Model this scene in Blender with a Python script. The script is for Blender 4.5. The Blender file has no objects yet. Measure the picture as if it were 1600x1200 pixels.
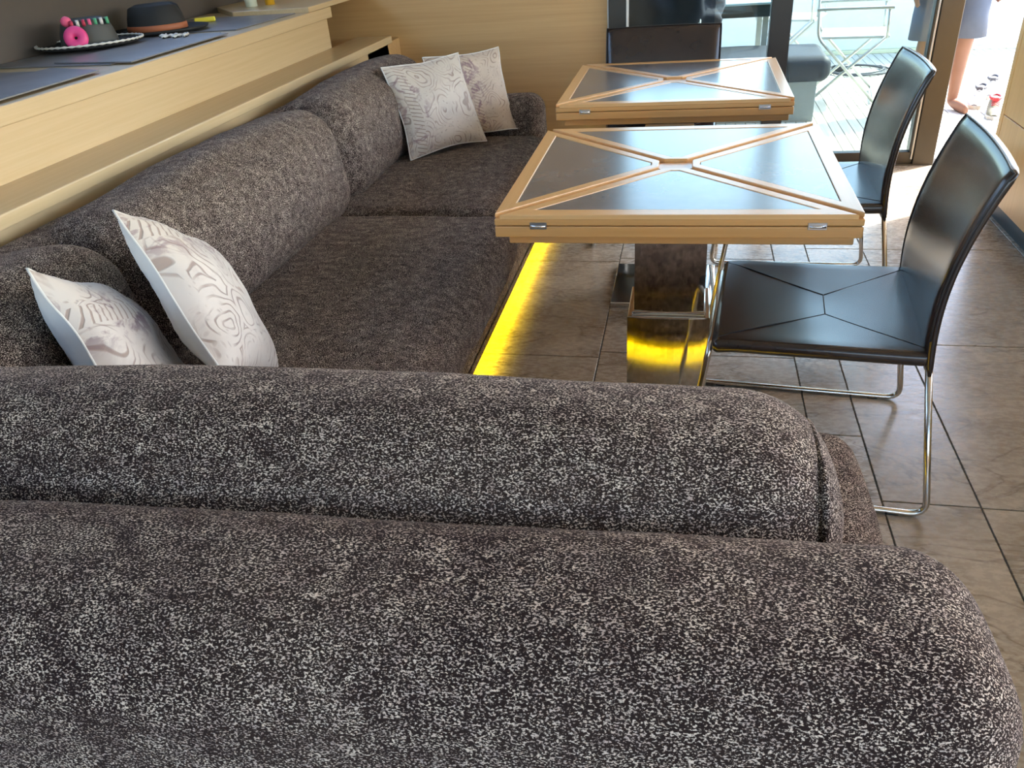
import bpy, bmesh, math, random
import numpy as np
from mathutils import Vector, Matrix, noise as mnoise
random.seed(7)
S = bpy.context.scene
COL = S.collection

# ------------------------------------------------------------------ camera
CAM_F, CAM_P, CAM_Y, CAM_R, CAM_H = 1237.416, 0.537901, -0.239329, -0.0811629, 1.413135
def cam_axes():
    cy, sy = math.cos(CAM_Y), math.sin(CAM_Y); cp, sp = math.cos(CAM_P), math.sin(CAM_P)
    fw = Vector((sy*cp, cy*cp, -sp)); rt = Vector((cy, -sy, 0)); up = rt.cross(fw)
    c, s = math.cos(CAM_R), math.sin(CAM_R)
    return c*rt + s*up, -s*rt + c*up, fw
_rt, _up, _fw = cam_axes()
cd = bpy.data.cameras.new('camera'); cam = bpy.data.objects.new('camera', cd); COL.objects.link(cam)
cam.matrix_world = Matrix(((_rt.x, _up.x, -_fw.x, 0), (_rt.y, _up.y, -_fw.y, 0), (_rt.z, _up.z, -_fw.z, CAM_H), (0, 0, 0, 1)))
cd.sensor_width = 36; cd.lens = CAM_F*36/1600; cd.clip_start = 0.02; cd.clip_end = 200
S.camera = cam

# ------------------------------------------------------------------ world, sun, exposure
SUN_EL, SUN_AZ = math.radians(43), math.atan2(0.84, 0.54)      # azimuth measured from +Y towards +X
W = bpy.data.worlds.new('world'); S.world = W; W.use_nodes = True
nt = W.node_tree; nt.nodes.clear()
wo = nt.nodes.new('ShaderNodeOutputWorld'); bg = nt.nodes.new('ShaderNodeBackground'); sk = nt.nodes.new('ShaderNodeTexSky')
sk.sky_type = 'NISHITA'; sk.sun_disc = False; sk.sun_elevation = SUN_EL; sk.sun_rotation = SUN_AZ
sk.air_density = 1.0; sk.dust_density = 2.0; sk.ozone_density = 1.0
bg.inputs['Strength'].default_value = 1.5
nt.links.new(sk.outputs[0], bg.inputs[0]); nt.links.new(bg.outputs[0], wo.inputs[0])
sd = bpy.data.lights.new('sun_offscreen', 'SUN'); sd.energy = 18.0; sd.angle = math.radians(0.6); sd.color = (1, 0.95, 0.86)
sun = bpy.data.objects.new('sun_offscreen', sd); COL.objects.link(sun)
sdir = Vector((math.sin(SUN_AZ)*math.cos(SUN_EL), math.cos(SUN_AZ)*math.cos(SUN_EL), math.sin(SUN_EL)))
sun.rotation_euler = sdir.to_track_quat('Z', 'Y').to_euler(); sun.location = sdir*20
S.view_settings.view_transform = 'Standard'; S.view_settings.look = 'None'
S.view_settings.gamma = 1.0; S.view_settings.use_curve_mapping = False
S.view_settings.exposure = 0.08
S.cycles.use_denoising = True
S.cycles.max_bounces = 10; S.cycles.diffuse_bounces = 5; S.cycles.glossy_bounces = 5
S.cycles.transparent_max_bounces = 12; S.cycles.sample_clamp_indirect = 6.0
S.cycles.caustics_reflective = False; S.cycles.caustics_refractive = False

# ------------------------------------------------------------------ material helpers
class NT:
    def __init__(s, name):
        s.m = bpy.data.materials.new(name); s.m.use_nodes = True; s.t = s.m.node_tree
        s.b = s.t.nodes['Principled BSDF']; s.out = s.t.nodes['Material Output']
    def n(s, kind, **k):
        nd = s.t.nodes.new(kind)
        for a, v in k.items(): setattr(nd, a, v)
        return nd
    def l(s, a, b): s.t.links.new(a, b)
    def set(s, **k):
        for a, v in k.items():
            key = {'base': 'Base Color', 'rough': 'Roughness', 'metal': 'Metallic', 'spec': 'Specular IOR Level', 'coat': 'Coat Weight', 'coatr': 'Coat Roughness', 'sheen': 'Sheen Weight', 'sheenr': 'Sheen Roughness', 'sheent': 'Sheen Tint', 'ior': 'IOR', 'sss': 'Subsurface Weight'}[a]
            s.b.inputs[key].default_value = (*v, 1) if isinstance(v, tuple) else v
    def coord(s, scale=(1, 1, 1), kind='Object', rot=(0, 0, 0)):
        c = s.n('ShaderNodeTexCoord'); mp = s.n('ShaderNodeMapping')
        mp.inputs['Scale'].default_value = scale; mp.inputs['Rotation'].default_value = rot
        s.l(c.outputs[kind], mp.inputs[0]); return mp.outputs[0]
    def noise(s, vec, scale, detail=2, rough=0.5, dist=0.0):
        nd = s.n('ShaderNodeTexNoise'); nd.inputs['Scale'].default_value = scale; nd.inputs['Detail'].default_value = detail
        nd.inputs['Roughness'].default_value = rough; nd.inputs['Distortion'].default_value = dist
        s.l(vec, nd.inputs['Vector']); return nd.outputs['Fac']
    def ramp(s, fac, stops, interp='LINEAR'):
        r = s.n('ShaderNodeValToRGB'); r.color_ramp.interpolation = interp; e = r.color_ramp.elements
        while len(e) < len(stops): e.new(0.5)
        for i, (p, c) in enumerate(stops):
            e[i].position = p; e[i].color = (*c, 1) if isinstance(c, tuple) else (c, c, c, 1)
        s.l(fac, r.inputs[0]); return r.outputs[0]
    def mix(s, fac, a, b, mode='MIX'):
        m = s.n('ShaderNodeMix', data_type='RGBA', blend_type=mode)
        for sock, v in ((m.inputs[0], fac), (m.inputs[6], a), (m.inputs[7], b)):
            if hasattr(v, 'links') or hasattr(v, 'is_linked'): s.l(v, sock)
            elif isinstance(v, tuple): sock.default_value = (*v, 1)
            else: sock.default_value = v
        return m.outputs[2]
    def math(s, op, a, b=0.0):
        m = s.n('ShaderNodeMath', operation=op)
        for sock, v in ((m.inputs[0], a), (m.inputs[1], b)):
            if hasattr(v, 'is_linked'): s.l(v, sock)
            else: sock.default_value = v
        return m.outputs[0]
    def bump(s, h, strength=0.3, dist=0.002):
        b = s.n('ShaderNodeBump'); b.inputs['Strength'].default_value = strength; b.inputs['Distance'].default_value = dist
        s.l(h, b.inputs['Height']); s.l(b.outputs[0], s.b.inputs['Normal'])
    def rnd(s):
        return s.n('ShaderNodeObjectInfo').outputs['Random']

M = {}
def plain(name, base, rough=0.5, **k):
    a = NT(name); a.set(base=base, rough=rough, **k)
    v = a.coord((1, 1, 1)); f = a.noise(v, 35, 3)
    c = a.mix(0.12, base, a.ramp(f, [(0.3, tuple(x*0.75 for x in base)), (0.7, tuple(min(1, x*1.2) for x in base))]))
    a.l(c, a.b.inputs['Base Color']); M[name] = a.m; return a.m

def wood(name, light, dark, along, rough=0.38, fine=1.0, coat=0.25):
    a = NT(name); sc = [70*fine]*3; sc[along] = 1.6
    v = a.coord(tuple(sc)); f1 = a.noise(v, 1.0, 4, 0.6)
    sc2 = [9.0*fine]*3; sc2[along] = 0.5
    f2 = a.noise(a.coord(tuple(sc2)), 1.0, 2, 0.5, 0.4)
    mid = tuple((p+q)/2 for p, q in zip(light, dark))
    c1 = a.ramp(f1, [(0.3, dark), (0.5, mid), (0.68, light)])
    c2 = a.ramp(f2, [(0.35, mid), (0.65, light)])
    a.l(a.mix(0.5, c1, c2), a.b.inputs['Base Color'])
    a.set(rough=rough, coat=coat, coatr=0.25); a.bump(f1, 0.08, 0.001); M[name] = a.m

wood('oak_ledge', (0.59, 0.445, 0.26), (0.49, 0.35, 0.175), 1, 0.4)
wood('oak_wall', (0.56, 0.345, 0.145), (0.44, 0.255, 0.095), 0, 0.45)
wood('oak_cab', (0.76, 0.48, 0.165), (0.64, 0.37, 0.115), 2, 0.4)
wood('table_wood', (0.60, 0.32, 0.115), (0.45, 0.215, 0.06), 0, 0.32)
wood('table_wood_y', (0.60, 0.32, 0.115), (0.45, 0.215, 0.06), 1, 0.32)
wood('table_frame', (0.65, 0.385, 0.165), (0.53, 0.28, 0.095), 0, 0.3)
wood('table_frame_y', (0.65, 0.385, 0.165), (0.53, 0.28, 0.095), 1, 0.3)

def fabric(name, stretch):
    a = NT(name)
    v = a.coord(stretch)
    f1 = a.noise(v, 1.0, 2, 0.6)                                     # single flecks
    f2 = a.noise(a.coord((28, 40, 40)), 1.0, 3, 0.6)                 # clusters
    fs = a.math('ADD', f1, a.math('MULTIPLY', a.math('SUBTRACT', f2, 0.5), 0.16))
    fl = a.ramp(fs, [(0.53, 0.0), (0.575, 0.6), (0.65, 1.0)])
    dk = a.ramp(a.noise(a.coord((3, 3, 3)), 1.0, 2), [(0.35, (0.018, 0.0105, 0.010)), (0.65, (0.030, 0.020, 0.0165))])
    lt = a.ramp(a.noise(a.coord((40, 40, 40)), 1.0, 2), [(0.35, (0.46, 0.36, 0.31)), (0.65, (0.70, 0.58, 0.47))])
    a.l(a.mix(fl, dk, lt), a.b.inputs['Base Color'])
    a.set(rough=0.9, sheen=0.09, sheenr=0.4, sheent=(0.75, 0.62, 0.58), spec=0.05)
    a.bump(fs, 0.5, 0.003); M[name] = a.m
fabric('chenille', (470, 470, 470))
fabric('chenille_x', (310, 500, 500))

def leather(name, base, rough=0.36, coat=0.0, coatr=0.2):
    a = NT(name); v = a.coord((1, 1, 1)); f = a.noise(v, 420, 2); g = a.noise(v, 9, 3)
    a.l(a.mix(a.ramp(g, [(0.3, 0.0), (0.7, 1.0)]), base, tuple(min(1, x*1.35) for x in base)), a.b.inputs['Base Color'])
    a.set(rough=rough, spec=0.6, coat=coat, coatr=coatr); a.bump(f, 0.025, 0.0004); M[name] = a.m
leather('leather', (0.020, 0.0135, 0.012), 0.26)
leather('leather_seam', (0.008, 0.006, 0.006), 0.6)
leather('inlay', (0.115, 0.105, 0.100), 0.27, 0.42, 0.20)
leather('mat_grey', (0.15, 0.147, 0.155), 0.36)

a = NT('chrome'); a.set(base=(0.72, 0.70, 0.67), metal=1.0)
a.l(a.ramp(a.noise(a.coord((30, 30, 30)), 1.0, 3), [(0.3, 0.05), (0.7, 0.09)]), a.b.inputs['Roughness']); M['chrome'] = a.m
a = NT('steel_tube'); a.set(base=(0.66, 0.63, 0.57), metal=1.0)
a.l(a.ramp(a.noise(a.coord((60, 60, 60)), 1.0, 3), [(0.3, 0.16), (0.7, 0.24)]), a.b.inputs['Roughness']); M['steel_tube'] = a.m
plain('hinge_metal', (0.55, 0.55, 0.56), 0.3, metal=1.0)
plain('black_metal', (0.012, 0.012, 0.013), 0.35)
plain('brown_metal', (0.058, 0.048, 0.034), 0.4, metal=0.3)
plain('seal', (0.65, 0.64, 0.6), 0.4)
plain('grout', (0.10, 0.09, 0.078), 0.8)
plain('white_paint', (0.86, 0.86, 0.83), 0.35)
plain('cream_paint', (0.82, 0.76, 0.50), 0.45)
plain('ceiling_paint', (0.84, 0.81, 0.76), 0.7)
plain('dark_window', (0.10, 0.088, 0.082), 0.35)
plain('navy_cloth', (0.012, 0.016, 0.032), 0.8)
plain('bench_grey', (0.30, 0.32, 0.31), 0.6)
plain('bench_cushion', (0.008, 0.011, 0.015), 0.6)
plain('glass_table', (0.30, 0.42, 0.44), 0.15)
plain('dark_trim', (0.02, 0.03, 0.035), 0.4)
plain('alu', (0.55, 0.55, 0.52), 0.35, metal=0.7)
plain('canvas_grey', (0.55, 0.60, 0.58), 0.7)
plain('rubber', (0.012, 0.012, 0.012), 0.6)
plain('caulk', (0.06, 0.06, 0.055), 0.7)
plain('water', (0.03, 0.10, 0.13), 0.12)
plain('hat_felt', (0.020, 0.021, 0.023), 0.75)
plain('hat_grey', (0.075, 0.080, 0.082), 0.6)
plain('bead_silver', (0.75, 0.74, 0.70), 0.35)
plain('band_leather', (0.40, 0.13, 0.06), 0.5)
plain('donut_pink', (0.85, 0.08, 0.30), 0.45)
plain('donut_dough', (0.80, 0.45, 0.12), 0.6)
plain('pink_ball', (0.90, 0.14, 0.30), 0.6)
plain('green_bead', (0.10, 0.42, 0.22), 0.5)
plain('red_bead', (0.55, 0.04, 0.10), 0.5)
plain('yellow_plastic', (0.78, 0.66, 0.04), 0.4)
plain('bottle_white', (0.72, 0.78, 0.68), 0.35)
plain('bottle_amber', (0.75, 0.42, 0.03), 0.3)
plain('black_plastic', (0.02, 0.02, 0.022), 0.4)
plain('shorts', (0.10, 0.12, 0.165), 0.85)
plain('shirt', (0.62, 0.62, 0.60), 0.85)
plain('hair', (0.05, 0.035, 0.025), 0.6)
plain('eye_white', (0.85, 0.85, 0.83), 0.3)
plain('shoe_white', (0.42, 0.42, 0.425), 0.6)
plain('shoe_grey', (0.08, 0.08, 0.085), 0.7)
plain('shoe_khaki', (0.18, 0.165, 0.10), 0.7)
plain('shoe_red', (0.52, 0.04, 0.04), 0.6)
plain('sole_pale', (0.45, 0.43, 0.38), 0.6)
a = NT('skin'); a.set(rough=0.55, sss=0.08)
a.l(a.ramp(a.noise(a.coord((6, 6, 6)), 1.0, 3), [(0.3, (0.22, 0.10, 0.055)), (0.7, (0.27, 0.13, 0.075))]), a.b.inputs['Base Color']); M['skin'] = a.m

# stone floor tile: grey brown with clouds and dark veins, each tile a little different
a = NT('stone')
o = a.n('ShaderNodeObjectInfo'); c = a.n('ShaderNodeTexCoord'); va = a.n('ShaderNodeVectorMath', operation='SCALE')
cmb = a.n('ShaderNodeCombineXYZ'); a.l(o.outputs['Random'], cmb.inputs[0]); a.l(o.outputs['Random'], cmb.inputs[1])
va.inputs['Scale'].default_value = 37.0; a.l(cmb.outputs[0], va.inputs[0])
ad = a.n('ShaderNodeVectorMath', operation='ADD'); a.l(c.outputs['Object'], ad.inputs[0]); a.l(va.outputs[0], ad.inputs[1])
mp = a.n('ShaderNodeMapping'); mp.inputs['Scale'].default_value = (1.0, 2.2, 1.0); a.l(ad.outputs[0], mp.inputs[0])
f1 = a.noise(mp.outputs[0], 2.6, 6, 0.62, 0.6); f2 = a.noise(mp.outputs[0], 30, 4, 0.7)
f3 = a.noise(mp.outputs[0], 1.5, 4, 0.55, 1.6)
vein = a.ramp(a.math('ABSOLUTE', a.math('SUBTRACT', f3, 0.5)), [(0.0, 1.0), (0.010, 0.35), (0.022, 0.0)])
base = a.ramp(f1, [(0.28, (0.26, 0.21, 0.15)), (0.5, (0.42, 0.355, 0.275)), (0.72, (0.54, 0.48, 0.39))])
base = a.mix(0.22, base, a.ramp(f2, [(0.3, (0.16, 0.13, 0.10)), (0.7, (0.56, 0.51, 0.44))]))
base = a.mix(a.math('MULTIPLY', vein, 0.55), base, (0.075, 0.052, 0.035))
a.l(base, a.b.inputs['Base Color']); a.set(spec=0.5)
a.l(a.ramp(f2, [(0.3, 0.20), (0.7, 0.34)]), a.b.inputs['Roughness']); a.bump(f2, 0.05, 0.001); M['stone'] = a.m

a = NT('teak'); v = a.coord((60, 1.5, 60)); f = a.noise(v, 1.0, 3)
r = a.rnd(); cc = a.ramp(f, [(0.3, (0.50, 0.46, 0.38)), (0.7, (0.66, 0.62, 0.54))])
a.l(a.mix(a.math('MULTIPLY', r, 0.25), cc, (0.42, 0.40, 0.35)), a.b.inputs['Base Color']); a.set(rough=0.6); M['teak'] = a.m

# door glass: clear pane, slightly tinted
a = NT('glass'); a.t.nodes.remove(a.b)
tr = a.n('ShaderNodeBsdfTransparent'); tr.inputs[0].default_value = (0.70, 0.79, 0.78, 1)
gl = a.n('ShaderNodeBsdfGlossy'); gl.inputs['Roughness'].default_value = 0.02
fr = a.n('ShaderNodeFresnel'); fr.inputs[0].default_value = 1.45; mx = a.n('ShaderNodeMixShader')
a.l(fr.outputs[0], mx.inputs[0]); a.l(tr.outputs[0], mx.inputs[1]); a.l(gl.outputs[0], mx.inputs[2]); a.l(mx.outputs[0], a.out.inputs[0]); M['glass'] = a.m

def emit(name, col, strength):
    a = NT(name); a.set(base=(0.8, 0.8, 0.8)); a.b.inputs['Emission Color'].default_value = (*col, 1); a.b.inputs['Emission Strength'].default_value = strength
    M[name] = a.m
emit('led', (1.0, 0.70, 0.0), 95.0)

# printed and embossed pillow cover (UV pattern: paisley rings and a twisted rope stripe)
def pillow_mat(name, seed, tint, ropeu=0.14, stain=(0.20, 0.11, 0.13)):
    a = NT(name); tc = a.n('ShaderNodeTexCoord'); uv = tc.outputs['UV']
    mp = a.n('ShaderNodeMapping'); mp.inputs['Location'].default_value = (seed*3.1, seed*1.7, 0); a.l(uv, mp.inputs[0])
    nz = a.n('ShaderNodeTexNoise'); nz.inputs['Scale'].default_value = 2.5; a.l(mp.outputs[0], nz.inputs['Vector'])
    sc = a.n('ShaderNodeVectorMath', operation='SCALE'); sc.inputs['Scale'].default_value = 0.35; a.l(nz.outputs['Color'], sc.inputs[0])
    av = a.n('ShaderNodeVectorMath', operation='ADD'); a.l(mp.outputs[0], av.inputs[0]); a.l(sc.outputs[0], av.inputs[1])
    vo = a.n('ShaderNodeTexVoronoi'); vo.inputs['Scale'].default_value = 3.2; a.l(av.outputs[0], vo.inputs['Vector'])
    ring = a.math('SINE', a.math('MULTIPLY', vo.outputs['Distance'], 48.0))
    mask = a.ramp(a.noise(mp.outputs[0], 4.0, 2), [(0.42, 0.0), (0.55, 1.0)])
    ringl = a.math('MULTIPLY', a.ramp(ring, [(0.55, 0.0), (0.95, 1.0)]), mask)
    vo2 = a.n('ShaderNodeTexVoronoi'); vo2.inputs['Scale'].default_value = 22; a.l(av.outputs[0], vo2.inputs['Vector'])
    dots = a.math('MULTIPLY', a.ramp(vo2.outputs['Distance'], [(0.12, 1.0), (0.30, 0.0)]), a.math('SUBTRACT', 1.0, mask))
    sep = a.n('ShaderNodeSeparateXYZ'); a.l(uv, sep.inputs[0]); u, vv = sep.outputs[0], sep.outputs[1]
    du = a.math('ABSOLUTE', a.math('SUBTRACT', u, ropeu))
    ropem = a.math('LESS_THAN', du, 0.055)
    rope = a.math('SINE', a.math('ADD', a.math('MULTIPLY', vv, 150.0), a.math('MULTIPLY', u, 70.0)))
    ropel = a.math('MULTIPLY', a.ramp(rope, [(0.45, 0.0), (0.9, 1.0)]), ropem)
    lines = a.math('MAXIMUM', a.math('MULTIPLY', a.math('MAXIMUM', ringl, a.math('MULTIPLY', dots, 0.55)), a.math('SUBTRACT', 1.0, ropem)), ropel)
    cloud = a.ramp(a.noise(mp.outputs[0], 3.0, 4), [(0.35, tuple(x*0.90 for x in tint)), (0.65, tint)])
    st = a.ramp(a.noise(mp.outputs[0], 6.0, 5, 0.65, 1.0), [(0.52, 0.0), (0.62, 0.9)])
    col = a.mix(a.math('MULTIPLY', lines, 0.75), cloud, (0.27, 0.185, 0.15))
    col = a.mix(a.math('MULTIPLY', st, a.ramp(du, [(0.06, 0.95), (0.22, 0.12)])), col, stain)
    a.l(col, a.b.inputs['Base Color']); a.set(rough=0.55, sheen=0.2, spec=0.3)
    a.bump(lines, 0.5, -0.004); M[name] = a.m
pillow_mat('pillow_a', 0.3, (0.60, 0.545, 0.49), 0.30, (0.13, 0.055, 0.085))
pillow_mat('pillow_b', 1.7, (0.62, 0.555, 0.49), 0.12)
pillow_mat('pillow_c', 2.9, (0.58, 0.51, 0.43))
pillow_mat('pillow_d', 4.2, (0.54, 0.44, 0.345), 0.5)
plain('pillow_plain', (0.64, 0.62, 0.58), 0.6)

# ------------------------------------------------------------------ object helpers
def put(name, me, mat=None, parent=None):
    o = bpy.data.objects.new(name, me); COL.objects.link(o)
    if mat: me.materials.append(M[mat])
    if parent: o.parent = parent
    return o
def tag(o, label=None, cat=None, group=None, kind=None):
    if label: o['label'] = label
    if cat: o['category'] = cat
    if group: o['group'] = group
    if kind: o['kind'] = kind
    return o
def thing(name, label, cat, loc=(0, 0, 0), rz=0.0, group=None):
    o = bpy.data.objects.new(name, None); COL.objects.link(o); o.location = loc; o.rotation_euler = (0, 0, rz)
    o.empty_display_size = 0.05
    return tag(o, label, cat, group)
def mesh(verts, faces, smooth=False, name='mesh'):
    me = bpy.data.meshes.new(name); me.from_pydata([tuple(v) for v in verts], [], faces); me.update()
    if smooth: me.polygons.foreach_set('use_smooth', [True]*len(me.polygons))
    return me
def frombm(bm, smooth=False):
    me = bpy.data.meshes.new('mesh'); bmesh.ops.recalc_face_normals(bm, faces=bm.faces[:]); bm.to_mesh(me); bm.free()
    if smooth: me.polygons.foreach_set('use_smooth', [True]*len(me.polygons))
    return me
def box(x0, x1, y0, y1, z0, z1, bev=0.0, seg=2):
    bm = bmesh.new(); bmesh.ops.create_cube(bm, size=1.0)
    for v in bm.verts: v.co = Vector(((x0+x1)/2+v.co.x*(x1-x0), (y0+y1)/2+v.co.y*(y1-y0), (z0+z1)/2+v.co.z*(z1-z0)))
    if bev > 0: bmesh.ops.bevel(bm, geom=bm.edges[:], offset=bev, segments=seg, profile=0.5, affect='EDGES')
    return frombm(bm)
def prism(poly, z0, z1, bev=0.0, hole=None):
    bm = bmesh.new(); n = len(poly)
    if hole is None:
        lo = [bm.verts.new((x, y, z0)) for x, y in poly]; hi = [bm.verts.new((x, y, z1)) for x, y in poly]
        bm.faces.new(hi); bm.faces.new(lo[::-1])
        for i in range(n): bm.faces.new((lo[i], lo[(i+1) % n], hi[(i+1) % n], hi[i]))
    else:
        lo = [bm.verts.new((x, y, z0)) for x, y in poly]; hi = [bm.verts.new((x, y, z1)) for x, y in poly]
        lo2 = [bm.verts.new((x, y, z0)) for x, y in hole]; hi2 = [bm.verts.new((x, y, z1)) for x, y in hole]
        for i in range(n):
            j = (i+1) % n
            bm.faces.new((lo[i], lo[j], hi[j], hi[i])); bm.faces.new((hi[i], hi[j], hi2[j], hi2[i]))
            bm.faces.new((lo2[j], lo2[i], hi2[i], hi2[j])); bm.faces.new((lo[j], lo[i], lo2[i], lo2[j]))
    if bev > 0:
        ed = [e for e in bm.edges if all(abs(v.co.z-z1) < 1e-6 for v in e.verts)] if hole is None else [e for e in bm.edges if all(abs(v.co.z-z1) < 1e-6 for v in e.verts) and len([f for f in e.link_faces if abs(f.normal.z) < .5]) >= 1]
        bm.normal_update()
        if hole is not None: ed = [e for e in bm.edges if all(abs(v.co.z-z1) < 1e-6 for v in e.verts) and any(abs(f.normal.z) < .5 for f in e.link_faces)]
        bmesh.ops.bevel(bm, geom=ed, offset=bev, segments=2, profile=0.5, affect='EDGES')
    return frombm(bm)
def rounded(pts, r, n=6, closed=False):
    P = [Vector(p) for p in pts]; out = []
    N = len(P)
    for i in range(N):
        if not closed and i in (0, N-1): out.append(P[i]); continue
        a, b, c = P[i-1], P[i], P[(i+1) % N]
        d1 = (a-b); d2 = (c-b); rr = min(r, d1.length*0.49, d2.length*0.49)
        s, e = b+d1.normalized()*rr, b+d2.normalized()*rr
        for k in range(n+1):
            t = k/n; out.append(s.lerp(b, t).lerp(b.lerp(e, t), t))
    return out
def tube(pts, r, sides=10, closed=False, cap=True):
    P = [Vector(p) for p in pts]; N = len(P); rr = r if isinstance(r, (list, tuple)) else [r]*N
    verts, faces = [], []
    tang = []
    for i in range(N):
        a = P[i-1] if (i > 0 or closed) else P[i]; b = P[(i+1) % N] if (i < N-1 or closed) else P[i]
        tang.append((b-a).normalized())
    u = tang[0].orthogonal().normalized()
    for i in range(N):
        u = (u - tang[i]*u.dot(tang[i])).normalized(); w = tang[i].cross(u)
        for k in range(sides):
            t = 2*math.pi*k/sides; verts.append(P[i]+(u*math.cos(t)+w*math.sin(t))*rr[i])
    for i in range(N if closed else N-1):
        j = (i+1) % N
        for k in range(sides):
            k2 = (k+1) % sides; faces.append((i*sides+k, i*sides+k2, j*sides+k2, j*sides+k))
    if cap and not closed:
        faces.append(tuple(range(sides))[::-1]); faces.append(tuple((N-1)*sides+k for k in range(sides)))
    return mesh(verts, faces, True)
def lathe(prof, seg=32, sx=1.0, sy=1.0, fill=True):
    verts, faces = [], []; n = len(prof)
    for k in range(seg):
        t = 2*math.pi*k/seg
        for r, z in prof: verts.append((r*math.cos(t)*sx, r*math.sin(t)*sy, z))
    for k in range(seg):
        k2 = (k+1) % seg
        for i in range(n-1): faces.append((k*n+i, k2*n+i, k2*n+i+1, k*n+i+1))
    bm = bmesh.new(); me = mesh(verts, faces); bm.from_mesh(me); bmesh.ops.remove_doubles(bm, verts=bm.verts[:], dist=1e-6)
    if fill: bmesh.ops.holes_fill(bm, edges=bm.edges[:])
    return frombm(bm, True)
def merge(mes):
    bm = bmesh.new()
    for me in mes: bm.from_mesh(me)
    sm = any(p.use_smooth for me in mes for p in me.polygons[:1])
    return frombm(bm, sm)

def soft_box(h, r, n=(20, 20, 20), bulge=(0, 0, 0), wr=0.004, wf=5.0, seed=0.0, power=2.0):
    """upholstered block: rounded box with crowned faces and soft unevenness; h half sizes, r radius"""
    def axis(hh, k):
        # more rows near the rounded ends
        t = np.linspace(-1, 1, k+1); inner = max(hh-r, 1e-4)/hh
        nr = max(4, k//5); e = np.linspace(inner, 1, nr+1)[1:]; m = np.linspace(-inner, inner, max(2, k-2*nr)+1)
        return np.concatenate([-e[::-1], m, e])
    ax = [axis(h[i], n[i]) for i in range(3)]
    verts, idx, faces = [], {}, []
    def vid(p):
        key = (round(p[0], 6), round(p[1], 6), round(p[2], 6))
        if key not in idx: idx[key] = len(verts); verts.append(p)
        return idx[key]
    for a in range(3):
        b, c = (a+1) % 3, (a+2) % 3
        for s in (-1, 1):
            for i in range(len(ax[b])-1):
                for j in range(len(ax[c])-1):
                    q = []
                    for (ii, jj) in ((i, j), (i+1, j), (i+1, j+1), (i, j+1)):
                        p = [0, 0, 0]; p[a] = s; p[b] = ax[b][ii]; p[c] = ax[c][jj]; q.append(vid(tuple(p)))
                    faces.append(tuple(q) if s > 0 else tuple(q[::-1]))
    out = []
    for p in verts:
        P = [p[i]*h[i] for i in range(3)]
        I = [max(-(h[i]-r), min(h[i]-r, P[i])) for i in range(3)]
        d = [P[i]-I[i] for i in range(3)]; L = sum(abs(x)**power for x in d)**(1/power)
        if L > 1e-9: P = [I[i]+d[i]*r/L for i in range(3)]
        f = [1-p[i]**2 for i in range(3)]
        g = [math.copysign(1, P[i])*min(1, abs(p[i]))**3 for i in range(3)]
        P[0] += bulge[0]*g[0]*f[1]*f[2]; P[1] += bulge[1]*g[1]*f[0]*f[2]; P[2] += bulge[2]*g[2]*f[0]*f[1]
        if wr:
            v = Vector(P)*wf+Vector((seed, seed*2.3, seed*0.7))
            nv = mnoise.noise_vector(v)+0.4*mnoise.noise_vector(v*2.7)
            P = [P[i]+wr*nv[i] for i in range(3)]
        out.append(P)
    return mesh(out, faces, True)

def clip_offset(poly, d):
    """inset a convex polygon (counter-clockwise) by d[i] on edge i"""
    n = len(poly); L = []
    for i in range(n):
        a, b = Vector(poly[i]), Vector(poly[(i+1) % n]); t = (b-a).normalized(); nrm = Vector((-t.y, t.x)); L.append((a+nrm*d[i], t))
    out = []
    for i in range(n):
        (p, t), (q, s) = L[i-1], L[i]; den = t.x*s.y-t.y*s.x; w = q-p; k = (w.x*s.y-w.y*s.x)/den; out.append(tuple(p+t*k))
    return out

# ================================================================== THE ROOM
XL, XR, YB, YF, ZC = -2.62, 2.45, -3.2, 4.95, 2.2
fl = tag(put('floor', box(XL-0.2, XR+0.2, YB-0.2, 5.0, -0.20, -0.004), 'grout'), 'grey brown stone tile floor of the saloon', None, None, 'structure')
cols = [(-2.40, -1.68, 2.9), (-1.68, -0.98, 3.1), (-0.98, -0.281, 3.413), (-0.281, 0.399, 2.555), (0.399, 0.546, 2.99), (0.546, 0.787, 1.789), (0.787, 1.42, 2.687), (1.42, 2.05, 3.2), (2.05, 2.60, 2.7)]
for i, (x0, x1, y0) in enumerate(cols):
    ln = 0.9; y = y0-ln*math.ceil((y0+0.4)/ln)
    while y < 4.98:
        ya, yb = max(y, -0.4), min(y+ln, 4.985)
        if yb-ya > 0.05:
            xc, yc = (x0+x1)/2, (ya+yb)/2; g = 0.0022
            t = put('tile', box(x0-xc+g, x1-xc-g, ya-yc+g, yb-yc-g, -0.012, 0.0, 0.0012, 1), 'stone', fl); t.location = (xc, yc, 0)
        y += ln
tag(put('ceiling', box(XL-0.2, XR+0.2, YB-0.2, 5.0, ZC, ZC+0.08), 'ceiling_paint'), 'white saloon ceiling', None, None, 'structure')

# back wall of oak panels
wb = tag(put('wall_back', box(XL-0.2, -0.472, 5.0, 5.08, 0.0, ZC), 'oak_wall'), 'golden oak panelled wall with horizontal grain', None, None, 'structure')
put('panel', box(XL-0.1, -0.474, 4.95, 5.002, 0.0, 1.245, 0.002, 1), 'oak_wall', wb)
put('panel', box(XL-0.1, -0.474, 4.95, 5.002, 1.249, ZC, 0.002, 1), 'oak_wall', wb)
put('edge_trim', box(-0.474, -0.464, 4.925, 5.002, 0.0, ZC, 0.002, 1), 'seal', wb)

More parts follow.
